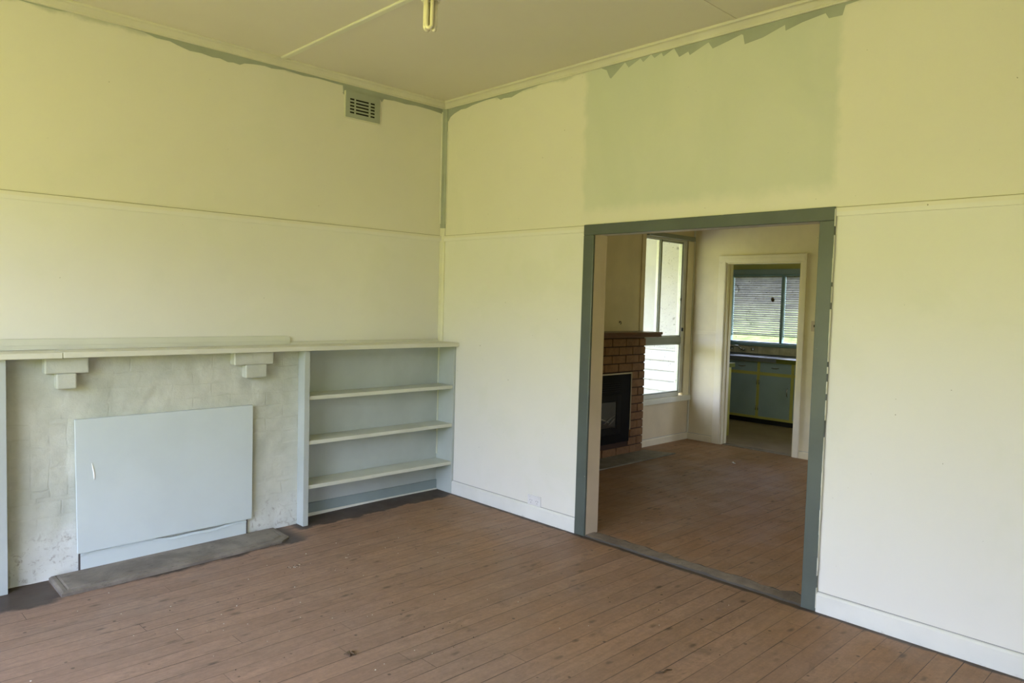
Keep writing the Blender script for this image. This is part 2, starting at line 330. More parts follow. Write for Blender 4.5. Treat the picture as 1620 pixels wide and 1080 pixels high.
# ------------------------------------------------------------------ mesh helpers
class MB:
    def __init__(s): s.v = []; s.f = []; s.m = []; s.sm = []
    def face(s, pts, mi=0, smooth=False):
        n = len(s.v); s.v += [tuple(p) for p in pts]; s.f.append(list(range(n, n+len(pts)))); s.m.append(mi); s.sm.append(smooth)
    def box(s, x0, x1, y0, y1, z0, z1, mi=0):
        x0, x1 = sorted((x0, x1)); y0, y1 = sorted((y0, y1)); z0, z1 = sorted((z0, z1))
        n = len(s.v)
        s.v += [(x0,y0,z0),(x1,y0,z0),(x1,y1,z0),(x0,y1,z0),(x0,y0,z1),(x1,y0,z1),(x1,y1,z1),(x0,y1,z1)]
        for q in ((0,3,2,1),(4,5,6,7),(0,1,5,4),(1,2,6,5),(2,3,7,6),(3,0,4,7)): s.f.append([n+i for i in q]); s.m.append(mi); s.sm.append(False)
        return s
    def hexa(s, pts, mi=0):       # eight corners, bottom ring then top ring
        n = len(s.v); s.v += [tuple(p) for p in pts]
        for q in ((0,3,2,1),(4,5,6,7),(0,1,5,4),(1,2,6,5),(2,3,7,6),(3,0,4,7)): s.f.append([n+i for i in q]); s.m.append(mi); s.sm.append(False)
        return s
    def extrude(s, prof, axis, a, b, mi=0, smooth=False):
        # prof: list of (p,q); axis 'x': (y,z) profile, 'y': (x,z), 'z': (x,y)
        def P(p, t): return {'x': (t, p[0], p[1]), 'y': (p[0], t, p[1]), 'z': (p[0], p[1], t)}[axis]
        n = len(s.v); k = len(prof)
        s.v += [P(p, a) for p in prof] + [P(p, b) for p in prof]
        for i in range(k):
            j = (i+1) % k; s.f.append([n+i, n+j, n+k+j, n+k+i]); s.m.append(mi); s.sm.append(smooth)
        s.f.append([n+i for i in range(k)][::-1]); s.f.append([n+k+i for i in range(k)]); s.m += [mi, mi]; s.sm += [False, False]
        return s
    def tube(s, path, rad, seg=10, mi=0, caps=True):
        pts = [Vector(p) for p in path]; n0 = len(s.v); R_ = rad if isinstance(rad, (list, tuple)) else [rad]*len(pts)
        for i, p in enumerate(pts):
            t = (pts[min(i+1, len(pts)-1)] - pts[max(i-1, 0)]).normalized()
            a = t.cross(Vector((0,0,1)) if abs(t.z) < .9 else Vector((1,0,0))).normalized(); b = t.cross(a)
            if i and a.dot(pa) < 0: a, b = -a, -b
            pa = a
            for k in range(seg):
                th = 2*math.pi*k/seg; s.v.append(tuple(p + R_[i]*(math.cos(th)*a + math.sin(th)*b)))
        for i in range(len(pts)-1):
            for k in range(seg):
                k2 = (k+1) % seg; s.f.append([n0+i*seg+k, n0+i*seg+k2, n0+(i+1)*seg+k2, n0+(i+1)*seg+k]); s.m.append(mi); s.sm.append(True)
        if caps:
            s.f.append([n0+k for k in range(seg)][::-1]); s.f.append([n0+(len(pts)-1)*seg+k for k in range(seg)]); s.m += [mi, mi]; s.sm += [False, False]
        return s
    def lathe(s, prof, c, seg=24, mi=0, axis='z', flip=1):
        n0 = len(s.v)
        for (rd, h) in prof:
            for k in range(seg):
                th = 2*math.pi*k/seg; a, b_ = rd*math.cos(th), rd*math.sin(th); h_ = h*flip
                s.v.append({'z': (c[0]+a, c[1]+b_, c[2]+h_), 'x': (c[0]+h_, c[1]+a, c[2]+b_), 'y': (c[0]+a, c[1]+h_, c[2]+b_)}[axis])
        for i in range(len(prof)-1):
            for k in range(seg):
                k2 = (k+1) % seg; s.f.append([n0+i*seg+k, n0+i*seg+k2, n0+(i+1)*seg+k2, n0+(i+1)*seg+k]); s.m.append(mi); s.sm.append(True)
        s.f.append([n0+k for k in range(seg)]); s.f.append([n0+(len(prof)-1)*seg+k for k in range(seg)]); s.m += [mi, mi]; s.sm += [False, False]
        return s
    def build(s, name, mats, parent=None, bevel=0, seg=2):
        if not isinstance(mats, (list, tuple)): mats = [mats]
        me = bpy.data.meshes.new(name); me.from_pydata(s.v, [], s.f)
        for m in mats: me.materials.append(m)
        for p, mi, sm in zip(me.polygons, s.m, s.sm): p.material_index = mi; p.use_smooth = sm
        bm = bmesh.new(); bm.from_mesh(me); bmesh.ops.recalc_face_normals(bm, faces=bm.faces[:]); bm.to_mesh(me); bm.free()
        o = bpy.data.objects.new(name, me); C.objects.link(o)
        if bevel:
            md = o.modifiers.new('bevel', 'BEVEL'); md.width = bevel; md.segments = seg; md.limit_method = 'ANGLE'
        if parent:
            o.parent = parent; o.matrix_parent_inverse = parent.matrix_world.inverted() if False else Matrix.Translation(-parent.location)
        return o
def struct(o): o['kind'] = 'structure'; return o
def tag(o, label, cat, group=None):
    o['label'] = label; o['category'] = cat
    if group: o['group'] = group
    return o
def thing(name, label, cat, loc=(0,0,0), group=None):
    o = bpy.data.objects.new(name, None); C.objects.link(o); o.location = loc; o.empty_display_size = .1
    return tag(o, label, cat, group)

# ------------------------------------------------------------------ floor (old, dips a little towards the fireplace)
def S(t): t = max(0, min(1, t)); return t*t*(3-2*t)
def sag(x, y): return -.045*S((-.3-x)/2.6)*S((y+2.0)/1.7)
mb = MB(); x0, x1, y0, y1, st = -5.6, 3.9, -6.3, 0.0, .1
nx = round((x1-x0)/st); ny = round((y1-y0)/st)
mb.v = [(x0+i*st, y0+j*st, sag(x0+i*st, y0+j*st)) for j in range(ny+1) for i in range(nx+1)]
for j in range(ny):
    for i in range(nx):
        a = j*(nx+1)+i; mb.f.append([a, a+1, a+nx+2, a+nx+1]); mb.m.append(0); mb.sm.append(True)
mb.box(x0, x1, y0, y1, -.16, -.08)
struct(mb.build('floor', m_floor))
struct(MB().box(3.9, 6.2, -2.2, 1.6, -.1, 0.001).build('floor', m_vinyl))
# ------------------------------------------------------------------ ceiling
CZ = 3.18
struct(MB().box(-5.72, 6.32, -6.42, 0.11, CZ, CZ+.12).box(3.9, 6.32, .11, 1.72, CZ, CZ+.12).build('ceiling', m_ceil))
# ------------------------------------------------------------------ walls
# left wall (y = 0), main room, with the old grey paint left bare under the cornice
mb = MB().box(-5.6, 0.055, 0, .11, -.1, CZ)
def strip_left(pts):
    for (xa, za), (xb, zb) in zip(pts, pts[1:]):
        mb.face([(xa,-.0008,3.14),(xa,-.0008,za),(xb,-.0008,zb),(xb,-.0008,3.14)], 1)
strip_left([(-3.12,3.139),(-2.98,3.124),(-2.84,3.118),(-2.74,3.121),(-2.66,3.136)])
strip_left([(-2.50,3.136),(-2.40,3.126),(-2.31,3.124),(-2.235,3.108),(-2.16,3.110),(-2.117,3.098),(-2.04,3.082),(-1.97,3.086),(-1.90,3.078),(-1.85,3.083),(-1.80,3.072),(-1.765,3.078),(-1.72,3.074),(-1.69,3.090),(-1.63,3.100),(-1.55,3.108),(-1.50,3.103),(-1.41,3.115),(-1.27,3.108),(-1.15,3.117),(-1.02,3.112),(-.955,3.112),(-.950,3.05),(-.935,3.05),(-.934,3.084),(-.635,3.084),(-.618,3.06),(-.60,3.088),(-.50,3.096),(-.40,3.092),(-.30,3.100),(-.16,3.098),(-.05,3.09),(0,3.08)])
struct(mb.build('wall_left', [m_wall_left, m_grey_old]))
# right wall (x = 0) with the wide cased opening
OY0, OY1, OZ = -3.130, -1.625, 2.04
mb = MB()
mb.box(0, .11, OY1+.012, 0, 0, CZ).box(0, .11, -6.3, OY0-.012, 0, CZ).box(0, .11, OY0-.012, OY1+.012, OZ+.012, CZ)
def strip_right(pts):
    for (ya, za), (yb, zb) in zip(pts, pts[1:]):
        mb.face([(-.0008,ya,3.14),(-.0008,ya,za),(-.0008,yb,zb),(-.0008,yb,3.14)], 1)
strip_right([(0,3.02),(-.045,3.03),(-.07,3.06),(-.12,3.08),(-.20,3.098),(-.26,3.095),(-.34,3.108),(-.50,3.120),(-.62,3.118),(-.66,3.092),(-.70,3.098),(-.78,3.090),(-.84,3.105),(-.90,3.118),(-1.1,3.128),(-1.35,3.13),(-1.58,3.128),(-1.625,3.127),(-1.673,3.104),(-1.70,3.050),(-1.712,3.043),(-1.821,3.123),(-1.851,3.085),(-1.941,3.122),(-1.963,3.095),(-2.021,3.130),(-2.047,3.102),(-2.098,3.122),(-2.112,3.097),(-2.188,3.129),(-2.226,3.069),(-2.288,3.087),(-2.299,3.064),(-2.422,3.110),(-2.451,3.068),(-2.56,3.090),(-2.631,3.106),(-2.641,3.100),(-2.652,3.046),(-2.76,3.058),(-2.884,3.095),(-2.888,3.063),(-2.98,3.085),(-3.10,3.100),(-3.118,3.070),(-3.187,3.068),(-3.200,3.115),(-3.30,3.122),(-3.5,3.132)])
struct(mb.build('wall_right', [m_wall_right, m_grey_old]))
def wall_hole(name, axis, c0, c1, a0, a1, h0, h1, z0, z1, mat, zb=-.1):
    mb = MB()
    def bx(p, q, zlo, zhi):
        if axis == 'x': mb.box(c0, c1, p, q, zlo, zhi)
        else: mb.box(p, q, c0, c1, zlo, zhi)
    bx(a0, h0, zb, CZ); bx(h1, a1, zb, CZ); bx(h0, h1, z1, CZ)
    if z0 > zb: bx(h0, h1, zb, z0)
    return struct(mb.build(name, mat))
wall_hole('wall_west', 'x', -5.72, -5.6, -6.3, .11, WA[1], WA[2], WA[3], WA[4], m_wall_left)
wall_hole('wall_south', 'y', -6.42, -6.3, -5.72, 0.11, WB[1], WB[2], WB[3], WB[4], m_wall_left)
DW = (2.80, 3.66, .53, 2.345)
wall_hole('wall_dining_left', 'y', 0, .11, .055, 3.9, DW[0], DW[1], DW[2], DW[3], m_dining_wall)
wall_hole('wall_dining_near', 'y', -6.42, -6.3, .11, 3.9, WC[1], WC[2], WC[3], WC[4], m_dining_wall)
KD = (-1.318, -.445, 2.092)
wall_hole('wall_dining_far', 'x', 3.8, 3.9, -6.3, 0, KD[0]-.0, KD[1]+.0, -.05, KD[2], m_dining_wall2, 0)
# kitchen wing
KW = (-.80, .866, 1.085, 2.080)
wall_hole('wall_kitchen_far', 'x', 6.2, 6.32, -2.2, 1.6, KW[0], KW[1], KW[2], KW[3], m_kwall)
struct(MB().box(3.9, 6.32, 1.6, 1.72, -.1, CZ).build('wall_kitchen_left', m_kwhite))
wall_hole('wall_kitchen_right', 'y', -2.3, -2.2, 3.9, 6.32, WD[1], WD[2], WD[3], WD[4], m_kwhite)
# outside face of the kitchen wing: weatherboards below, cement sheet above
mb = MB().box(3.86, 3.9, .11, 1.72, -.2, CZ, 1)
z = 1.032
for k in range(10):
    zt = z - k*.1245
    mb.extrude([(3.859, zt), (3.859, zt-.118), (3.822, zt-.124), (3.820, zt-.116), (3.852, zt)], 'y', .111, 1.72, 0); mb.box(3.846, 3.858, .111, 1.72, zt-.1245, zt-.1185, 2)  # dark strips paint the shadow under each board lap
mb.box(3.838, 3.859, .111, 1.72, 1.036, 1.056, 0)
struct(mb.build('wall_outside', [m_board, m_sheet, m_lap_shadow]))
struct(MB().box(-6, 3.858, .12, 5.5, -.55, -.45).build('ground', m_added_ground))  # unseen concrete ground, added to cut the green light from below
struct(MB().box(1.2, 6.4, .115, 3.4, 2.56, 2.60).build('shade_roof', m_shade_soffit))  # eave widened into an unseen porch roof to shade the outside wall
# grassy bank rising behind the kitchen
mb = MB()
for i in range(20):
    for j in range(20):
        def gp(i, j):
            x = 6.8+i*1.6; y = -20+j*2.4; return (x, y, -.9+.125*(x-6.8)+.25*mn.noise(Vector((x*.2, y*.2, 0))))
        mb.face([gp(i,j), gp(i+1,j), gp(i+1,j+1), gp(i,j+1)], 0, True)
m_grass.node_tree.nodes['Principled BSDF'].inputs['Specular IOR Level'].default_value = 0
struct(mb.build('ground', m_grass))

# ------------------------------------------------------------------ cornice, rails, battens, skirtings
def cornice(n, axis, c, a, b, sgn, mat=m_corn):
    # small scotia with two fillets; c = wall plane, sgn = direction into the room
    d = .050; zb = 3.128
    pr = [(0, 0), (0, -.052), (.010, -.052), (.013, -.047), (.013, -.040), (.017, -.034), (.030, -.018), (.036, -.014), (.040, -.016), (.047, -.014), (.050, -.008), (.050, 0)]
    pr = [(c+sgn*p, CZ+q) for p, q in pr]
    mb = MB().extrude(pr, axis, a, b)
    return struct(mb.build(n, mat))
cornice('trim_1', 'x', 0, -5.6, 0, -1); cornice('trim_2', 'y', 0, -6.3, -.0, -1)
cornice('trim_3', 'x', -6.3, -5.6, 0, 1); cornice('trim_4', 'y', -5.6, -6.3, 0, 1)
RB, RT = 2.058, 2.101
struct(MB().extrude([(0,RB),(0,RT),(-.011,RT),(-.013,RT-.003),(-.010,RB)], 'x', -5.6, 0).build('trim_5', m_wall_left))
struct(MB().extrude([(0,RB),(0,RT),(-.011,RT),(-.013,RT-.003),(-.010,RB)], 'y', OY1+.088, -.03).build('trim_6', m_wall_right))
struct(MB().extrude([(0,RB),(0,RT),(-.011,RT),(-.013,RT-.003),(-.010,RB)], 'y', -6.3, OY0-.078).build('trim_7', m_wall_right))
for nm, ax, a, b in (('rail_shade_26', 'x', -5.6, -.031), ('rail_shade_27', 'y', OY1+.088, -.037), ('rail_shade_28', 'y', -6.3, OY0-.078)):  # dark strip painted as crack and shadow above the rail
    struct(MB().extrude([(-.0002,RT+.0002),(-.0002,RT+.0032),(-.0022,RT+.0032),(-.0022,RT+.0002)], ax, a, b).build(nm, m_crack_shade))
# corner strip: upper length still grey, lower length cream
def cstrip(z0, z1, dz):
    mb = MB().extrude([(0,0),(-.030,0),(-.030,-.008),(-.016,-.018),(-.008,-.036),(0,-.036)], 'z', z0, z1)
    return mb
struct(cstrip(2.165, 3.128, 0).build('trim_8', m_grey_old)); struct(cstrip(1.2365, 2.165, 0).build('trim_9', m_trim))
struct(MB().box(-.0375,-.0325,-.012,0,2.2,3.10).box(-.004,0,-.046,-.0365,2.2,2.95).build('trim_10', m_flake))
# ceiling cover strips
struct(MB().extrude([(-1.462,CZ),(-1.462,CZ-.006),(-1.456,CZ-.010),(-1.426,CZ-.010),(-1.420,CZ-.006),(-1.420,CZ)], 'y', -6.3, -.049).build('trim_11', m_trim))
struct(MB().extrude([(-2.625,CZ),(-2.625,CZ-.004),(-2.605,CZ-.004),(-2.605,CZ)], 'x', -1.42, -.049).build('trim_12', m_ceil))
struct(MB().extrude([(-2.625,CZ),(-2.625,CZ-.004),(-2.605,CZ-.004),(-2.605,CZ)], 'x', -5.6, -1.462).build('trim_13', m_ceil))
# skirtings: chamfered top
def skirt(n, axis, c, a, b, sgn, h=.103, t=.018, mat=m_trim_low, zb=0):
    pr = [(c, zb), (c+sgn*t, zb), (c+sgn*t, h-.012), (c+sgn*(t-.006), h-.003), (c+sgn*.004, h), (c, h)]
    mb = MB().extrude(pr, axis, a, b)
    mb.extrude([(c+sgn*.0003, h+.0002), (c+sgn*.005, h+.0002), (c+sgn*.004, h+.0030), (c+sgn*.0003, h+.0034)], axis, a, b, 1)  # grey strip paints a thin shadow along the skirting top
    return struct(mb.build(n, [mat, m_skirt_shade]))
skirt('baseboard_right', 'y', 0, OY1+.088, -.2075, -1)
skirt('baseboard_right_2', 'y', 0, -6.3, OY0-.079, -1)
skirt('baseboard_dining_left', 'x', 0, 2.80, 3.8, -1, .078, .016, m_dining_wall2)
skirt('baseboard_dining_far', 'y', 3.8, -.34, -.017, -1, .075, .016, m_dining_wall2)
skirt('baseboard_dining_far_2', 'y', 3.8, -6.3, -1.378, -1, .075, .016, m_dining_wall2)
# threshold strip in the opening
random.seed(3)
mb = MB(); n = 26; ya, yb = OY0-.0, OY1
prev = None
for i in range(n+1):
    y = ya+(yb-ya)*i/n; xa = -.014+random.uniform(-.004,.004); xb = .128+random.uniform(-.014,.014)
    if i < 3: xb += .03
    zt = .007+random.uniform(-.002,.003)
    cur = [(xa,y,-.001),(xa+random.uniform(.008,.02),y,zt),(xa+.05,y,zt+.002),(xb-.03,y,zt+.001),(xb,y,-.001)]
    if prev:
        for k in range(4): mb.face([prev[k],prev[k+1],cur[k+1],cur[k]], 1 if k == 0 or (k == 3 and random.random() < .6) else 0, False)
    prev = cur
struct(mb.build('trim_14', [m_thresh, m_crack3]))

# ------------------------------------------------------------------ cased opening
d1 = bpy.data.objects.new('door_1', None); C.objects.link(d1); struct(d1)
def arch(parent, c, sgn, yin0, yin1, zin, wl, wr, wt, t, mat, side_mat=None):
    # side by side members with a slightly eased face
    def mem(y0, y1, z0, z1, nm):
        MB().box(c, c+sgn*t, y0, y1, z0, z1).build(nm, mat, parent, .004)
    mem(yin1, yin1+wl, 0, zin, 'architrave'); mem(yin0-wr, yin0, 0, zin, 'architrave'); mem(yin0-wr, yin1+wl, zin, zin+wt, 'architrave_head')
arch(d1, 0, -1, OY0, OY1, OZ-.004, .087, .078, .070, .020, m_blue_trim)
MB().box(-.0, .112, OY1, OY1+.0115, 0, OZ).build('jamb_lining', m_reveal, d1)
MB().box(-.0, .112, OY0-.0115, OY0, 0, OZ).build('jamb_lining', m_reveal, d1)
MB().box(-.0, .112, OY0, OY1, OZ, OZ+.0115).build('head_lining', m_flake, d1)
# bare paint edge on the outer right side of the architrave, and nicks along the head
random.seed(11)
mb = MB(); z = .02
while z < 2.08:
    h = random.uniform(.02, .09)
    if random.random() < .72:
        wv = random.uniform(.0006, .0028); mb.box(-.0212, -.004, OY0-.0785-wv, OY0-.0783+random.uniform(0,.002), z, min(z+h, 2.1))
    z += h
for yv in (-1.70, -1.96, -2.05, -2.40, -2.57, -2.95):
    mb.box(-.0206, -.016, yv-.008, yv+.006, OZ+.0645, OZ+.0685)
mb.build('chipped_edge', m_flake, d1)
# dining side casing
arch(d1, .11, 1, OY0, OY1, OZ, .08, .08, .08, .018, m_reveal)

# ------------------------------------------------------------------ mantel, bookcases, fireplace
MZ0, MZ1 = 1.205, 1.236
man = thing('mantel_shelf', 'long weathered white mantel shelf running over the fireplace and both bookcases', 'shelf', (-2.25, 0, MZ0))
MB().box(-2.792, -.001, -.247, -.001, MZ0, MZ1).build('shelf_board', m_mantel, man, .003)
MB().box(-4.55, -2.795, -.247, -.001, MZ0-.001, MZ1-.001).build('shelf_board', m_mantel, man, .003)
mb = MB(); pr = [(-4.55, MZ1), (-1.352, MZ1), (-1.352, 1.272), (-1.36, 1.290), (-1.385, 1.298), (-4.55, 1.298)]
mb.extrude(pr, 'y', -.020, -.001); mb.box(-4.55, -1.375, -.025, -.0205, MZ1, 1.262)
mb.build('upstand', m_mantel, man, .002)
MB().extrude([(-.001,MZ1),(-.001,MZ1+.022),(-.009,MZ1+.020),(-.018,MZ1+.010),(-.020,MZ1)], 'x', -1.351, -.037).build('quad_bead', m_mantel, man)

def bookcase(name, label, xa, xb, zoff, left_post, right_post):
    t = thing(name, label, 'bookcase', ((xa+xb)/2, -.1, 0))
    (pa0, pa1), (pb0, pb1) = left_post, right_post
    def post(p0, p1):
        zb0, zb1 = sag(p0, -.21), sag(p0, -.01)
        MB().hexa([(p0,-.210,zb0),(p1,-.210,zb0),(p1,-.001,zb1),(p0,-.001,zb1),(p0,-.210,MZ0-.001),(p1,-.210,MZ0-.001),(p1,-.001,MZ0-.001),(p0,-.001,MZ0-.001)]).build('side_panel', m_case, t, .002)
    post(pa0, pa1); post(pb0, pb1)
    MB().box(pa1, pb0, -.006, -.001, .0, MZ0-.001).build('back_panel', m_case, t)
    for zt in (.888, .576, .264):
        mb = MB().box(pa1+.0005, pb0-.0005, -.203, -.0065, zt-.027+zoff, zt+zoff)
        mb.build('shelf', m_shelf, t, .002)
    zz_ = min(sag(pa1, -.05), sag(pb0, -.05))
    MB().box(pa1+.001, pb0-.001, -.020, -.0065, zz_, .082+zoff).build('back_skirting', m_case_skirt, t, .002)
    MB().extrude([(-.020,zz_),(-.020,.010),(-.026,.008),(-.030,zz_)], 'x', pa1+.001, pb0-.001).build('quad_bead', m_flake, t)
    # cleats that carry the shelves, fixed to the back
    MB().box(pb0-.006, pb0-.0002, -.02, -.0065, .3, 1.2).build('corner_strip', m_shelf, t)
    return t
bookcase('bookcase', 'built-in pale blue-grey bookcase with three shelves in the corner right of the boarded fireplace', -1.34, 0, 0, (-1.342,-1.302), (-.022,-.001))
bookcase('bookcase', 'matching built-in bookcase cut off by the left edge, left of the boarded fireplace', -4.5, -3.05, -.032, (-4.55,-4.51), (-3.082,-3.045))
# shared white base piece beside the corner
fp = thing('fireplace', 'painted brick fireplace with its opening closed by a pale blue-grey board', 'fireplace', (-2.2, -.06, -.03))
# rough painted brick face as a displaced grid
random.seed(5)
from mathutils import noise as mn
mb = MB(); X0, X1, Z0, Z1 = -3.0445, -1.3425, -.046, MZ0-.001; st = .0125
nx = int((X1-X0)/st); nz = int((Z1-Z0)/st)
def relief(x, z):
    wob = mn.noise(Vector((x*6, z*6, 3)))*.010
    rz = (z+.025+wob)/.088; row = math.floor(rz); fz = min(rz-row, 1-(rz-row))*.088
    rx = (x+wob)/.24 + (.5 if row % 2 else 0); fx = min(rx-math.floor(rx), 1-(rx-math.floor(rx)))*.24
    d = min(fx, fz); keep = .5+.5*mn.noise(Vector((x*3, z*3, 9)))
    j = max(0, 1-d/.009)*.0045*max(0, keep)
    return mn.noise(Vector((x*11, z*11, 0)))*.0055 + mn.noise(Vector((x*45, z*45, 4)))*.0012 - j
# a gentle lump where the firebox arch used to be filled
for j in range(nz+1):
    for i in range(nx+1):
        x = X0+(X1-X0)*i/nx; z = Z0+(Z1-Z0)*j/nz; mb.v.append((x, -.122-relief(x, z), z))
for j in range(nz):
    for i in range(nx):
        a = j*(nx+1)+i; mb.f.append([a, a+1, a+nx+2, a+nx+1]); mb.m.append(0); mb.sm.append(True)
mb.box(X0, X1, -.112, -.001, Z0, Z1)
mb.build('brick_face', m_brickpaint, fp)
def corbel(blocks):
    mb = MB()
    for (xa, xb, za, zb, y) in blocks: mb.box(xa, xb, y, -.119, za, zb)
    o = mb.build('corbel', m_brickpaint, fp, .009, 3); return o
corbel([(-2.868,-2.652,1.114,MZ0-.002,-.190), (-2.812,-2.712,1.028,1.1145,-.186)])
corbel([(-1.822,-1.556,1.120,MZ0-.002,-.190), (-1.745,-1.600,1.034,1.1205,-.186)])
MB().box(-1.862,-1.745,1.036,1.119,-.130,-.119) # (kept flush: brick outline left of the right corbel)
MB().hexa([(-2.704,-.152,.080),(-1.682,-.152,.092),(-1.682,-.132,.092),(-2.704,-.132,.080),(-2.716,-.152,.848),(-1.680,-.152,.851),(-1.680,-.132,.851),(-2.716,-.132,.848)]).build('cover_board', m_panel, fp, .0015)
# bottom rail with its wavy paint edge
mb = MB(); pts = []
for i in range(41):
    x = -2.688+(.972)*i/40; pts.append((x, .076+.010*math.sin(i*.19)+.004*math.sin(i*.55)))
poly = [(-2.688,-.045),(-1.716,-.030)] + [(x, z+.004) for x, z in pts][::-1]
mb.extrude(poly, 'y', -.1405, -.132)
mb.build('base_rail', m_panel, fp, .0)
mb = MB()
for i in range(40):
    (xa, za), (xb, zb) = pts[i], pts[i+1]
    mb.hexa([(xa,-.1455,za-.014),(xb,-.1455,zb-.014),(xb,-.1405,zb-.014),(xa,-.1405,za-.014),(xa,-.1455,za-.0085),(xb,-.1455,zb-.0085),(xb,-.1405,zb-.0085),(xa,-.1405,za-.0085)])
mb.build('paint_ridge', m_panel, fp)
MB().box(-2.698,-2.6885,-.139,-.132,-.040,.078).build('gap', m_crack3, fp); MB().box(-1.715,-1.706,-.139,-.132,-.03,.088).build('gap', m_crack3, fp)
# chalk like scratch on the board
mb = MB(); pth = []
for i in range(9):
    t = i/8; pth.append((-2.632+.013*math.sin(t*1.7), -.1526, .592-.098*t))
mb.tube(pth, [.002,.003,.004,.0045,.0045,.0045,.0045,.004,.002], 6); mb.build('paint_scrape', m_white, fp)
# hearth
he = thing('hearth_slab', 'low worn grey-brown hearth slab with a moulded front edge on the floorboards', 'hearth', (-2.2,-.28,-.03))
def hz(x): return -.020+(x+2.845)/1.32*.018
A = [(-2.845,-.140),(-1.515,-.140),(-1.522,-.36),(-1.60,-.418),(-2.848,-.436)]
def inset(p, d):
    cx_, cy_ = -2.18, -.28; return (p[0]+(d if p[0] < cx_ else -d), p[1]+(d if p[1] < cy_ else 0))
mb = MB(); bot = [(x, y, hz(x)-.027) for x, y in A]; mid = [(x, y, hz(x)-.008) for x, y in A]; t1 = [(inset(p,.012)[0], inset(p,.012)[1], hz(p[0])-.001) for p in A]
t2 = [(inset(p,.030)[0], inset(p,.030)[1], hz(p[0])-.001) for p in A]; t3 = [(inset(p,.036)[0], inset(p,.036)[1], hz(p[0])-.006) for p in A]; t4 = [(inset(p,.046)[0], inset(p,.046)[1], hz(p[0])) for p in A]
rings = [bot, mid, t1, t2, t3, t4]
for q0, q1 in zip(rings, rings[1:]):
    for i in range(5): j = (i+1) % 5; mb.face([q0[i], q0[j], q1[j], q1[i]])
mb.face(t4); mb.build('slab', m_hearth, he)

# ------------------------------------------------------------------ wall vent
ve = thing('wall_vent', 'grey-green slotted air vent high on the left wall near the corner', 'vent', (-.786, 0, 2.99))
vx0, vx1, vz0, vz1 = -.934, -.641, 2.893, 3.083
fx = [0, .115, .245, .285, .665, .715, .845, 1]; cols = [(.115,.245),(.285,.665),(.715,.845)]
rows = [(.17+.125*k, .17+.125*k+.065) for k in range(5)]
mb = MB()
def vb(a, b, c, d_): mb.box(vx0+(vx1-vx0)*a, vx0+(vx1-vx0)*b, -.014, -.0095, vz0+(vz1-vz0)*c, vz0+(vz1-vz0)*d_)
vb(0, 1, 0, rows[0][0]); vb(0, 1, rows[-1][1], 1)
for (ra, rb), nxt in zip(rows, rows[1:]+[None]):
    for a, b_ in ((0,.115),(.245,.285),(.665,.715),(.845,1)): vb(a, b_, ra, rb)
    if nxt: vb(0, 1, rb, nxt[0])
mb.box(vx0, vx1, -.0094, -.001, vz0, vz0+.008).box(vx0, vx1, -.0094, -.001, vz1-.008, vz1).box(vx0, vx0+.008, -.0094, -.001, vz0+.008, vz1-.008).box(vx1-.008, vx1, -.0094, -.001, vz0+.008, vz1-.008)
mb.build('slotted_plate', m_grey_old, ve)
MB().box(vx0+.008, vx1-.008, -.004, -.002, vz0+.008, vz1-.008).build('duct_opening', m_dark, ve)
MB().box(vx0-.008, vx0-.0005, -.010, -.001, vz0-.006, vz1-.004).box(vx0, vx1+.003, -.011, -.001, vz0-.007, vz0-.0005).build('paint_bead', m_trim, ve)
MB().lathe([(.004,0),(.004,.002),(.002,.003)], (vx1-.02, -.0142, 2.97), 10, axis='y', flip=-1).build('screw', m_grey_old, ve)

# ------------------------------------------------------------------ power outlet
po = thing('power_outlet', 'white double power outlet on the right wall just above the skirting', 'outlet', (0, -1.138, .138))
MB().box(-.009, -.0008, -1.203, -1.073, .104, .176).build('plate', m_plastic, po, .003)
for yc in (-1.108, -1.168):
    mb = MB()
    for dy, dz, ang in ((.009, .006, .5), (-.009, .006, -.5), (0, -.010, 0)):
        c_, s_ = math.cos(ang), math.sin(ang)
        pr = [(yc+dy+a*c_-b_*s_, .132+dz+a*s_+b_*c_) for a, b_ in ((-.0016,-.0048),(.0016,-.0048),(.0016,.0048),(-.0016,.0048))]
        mb.extrude(pr, 'x', -.0098, -.0091)
    mb.build('socket_slots', m_plastic_d, po)
for yc in (-1.092, -1.184):
    MB().box(-.0125, -.0091, yc-.006, yc+.006, .153, .170).build('switch', m_plastic, po, .001)

# ------------------------------------------------------------------ pendant lamp
bx_, by_ = -2.525, -3.09
pe = thing('pendant_light', 'bare compact fluorescent bulb hanging down at the top edge', 'lamp', (bx_, by_, CZ))
BZ = 2.325
MB().lathe([(.045,0),(.045,-.008),(.030,-.022),(.008,-.026)], (bx_,by_,CZ-.0005), 24).build('ceiling_rose', m_cream_plastic, pe)
MB().tube([(bx_,by_,CZ-.02),(bx_,by_,BZ+.215)], .0035, 8).build('cord', m_cream_plastic, pe)
MB().lathe([(.008,.235),(.014,.225),(.018,.19),(.019,.165),(.019,.160)], (bx_,by_,BZ), 20).build('lamp_holder', m_cream_plastic, pe)
bb = MB().lathe([(.012,.160),(.014,.150),(.022,.140),(.0255,.125),(.0265,.090),(.0262,.082),(.022,.0815)], (bx_,by_,BZ), 24).build('bulb', m_cream_plastic, pe)
m_tube, ntb, b_ = newmat('phosphor coated tube'); P_, X_, Y_, Z_ = pos(ntb)
ntb.links.new(mixc(ntb, noise(ntb, 30, 2, P_), (.60,.55,.38), (.68,.63,.46)), b_.inputs['Base Color']); b_.inputs['Roughness'].default_value = .08; b_.inputs['Coat Weight'].default_value = 1
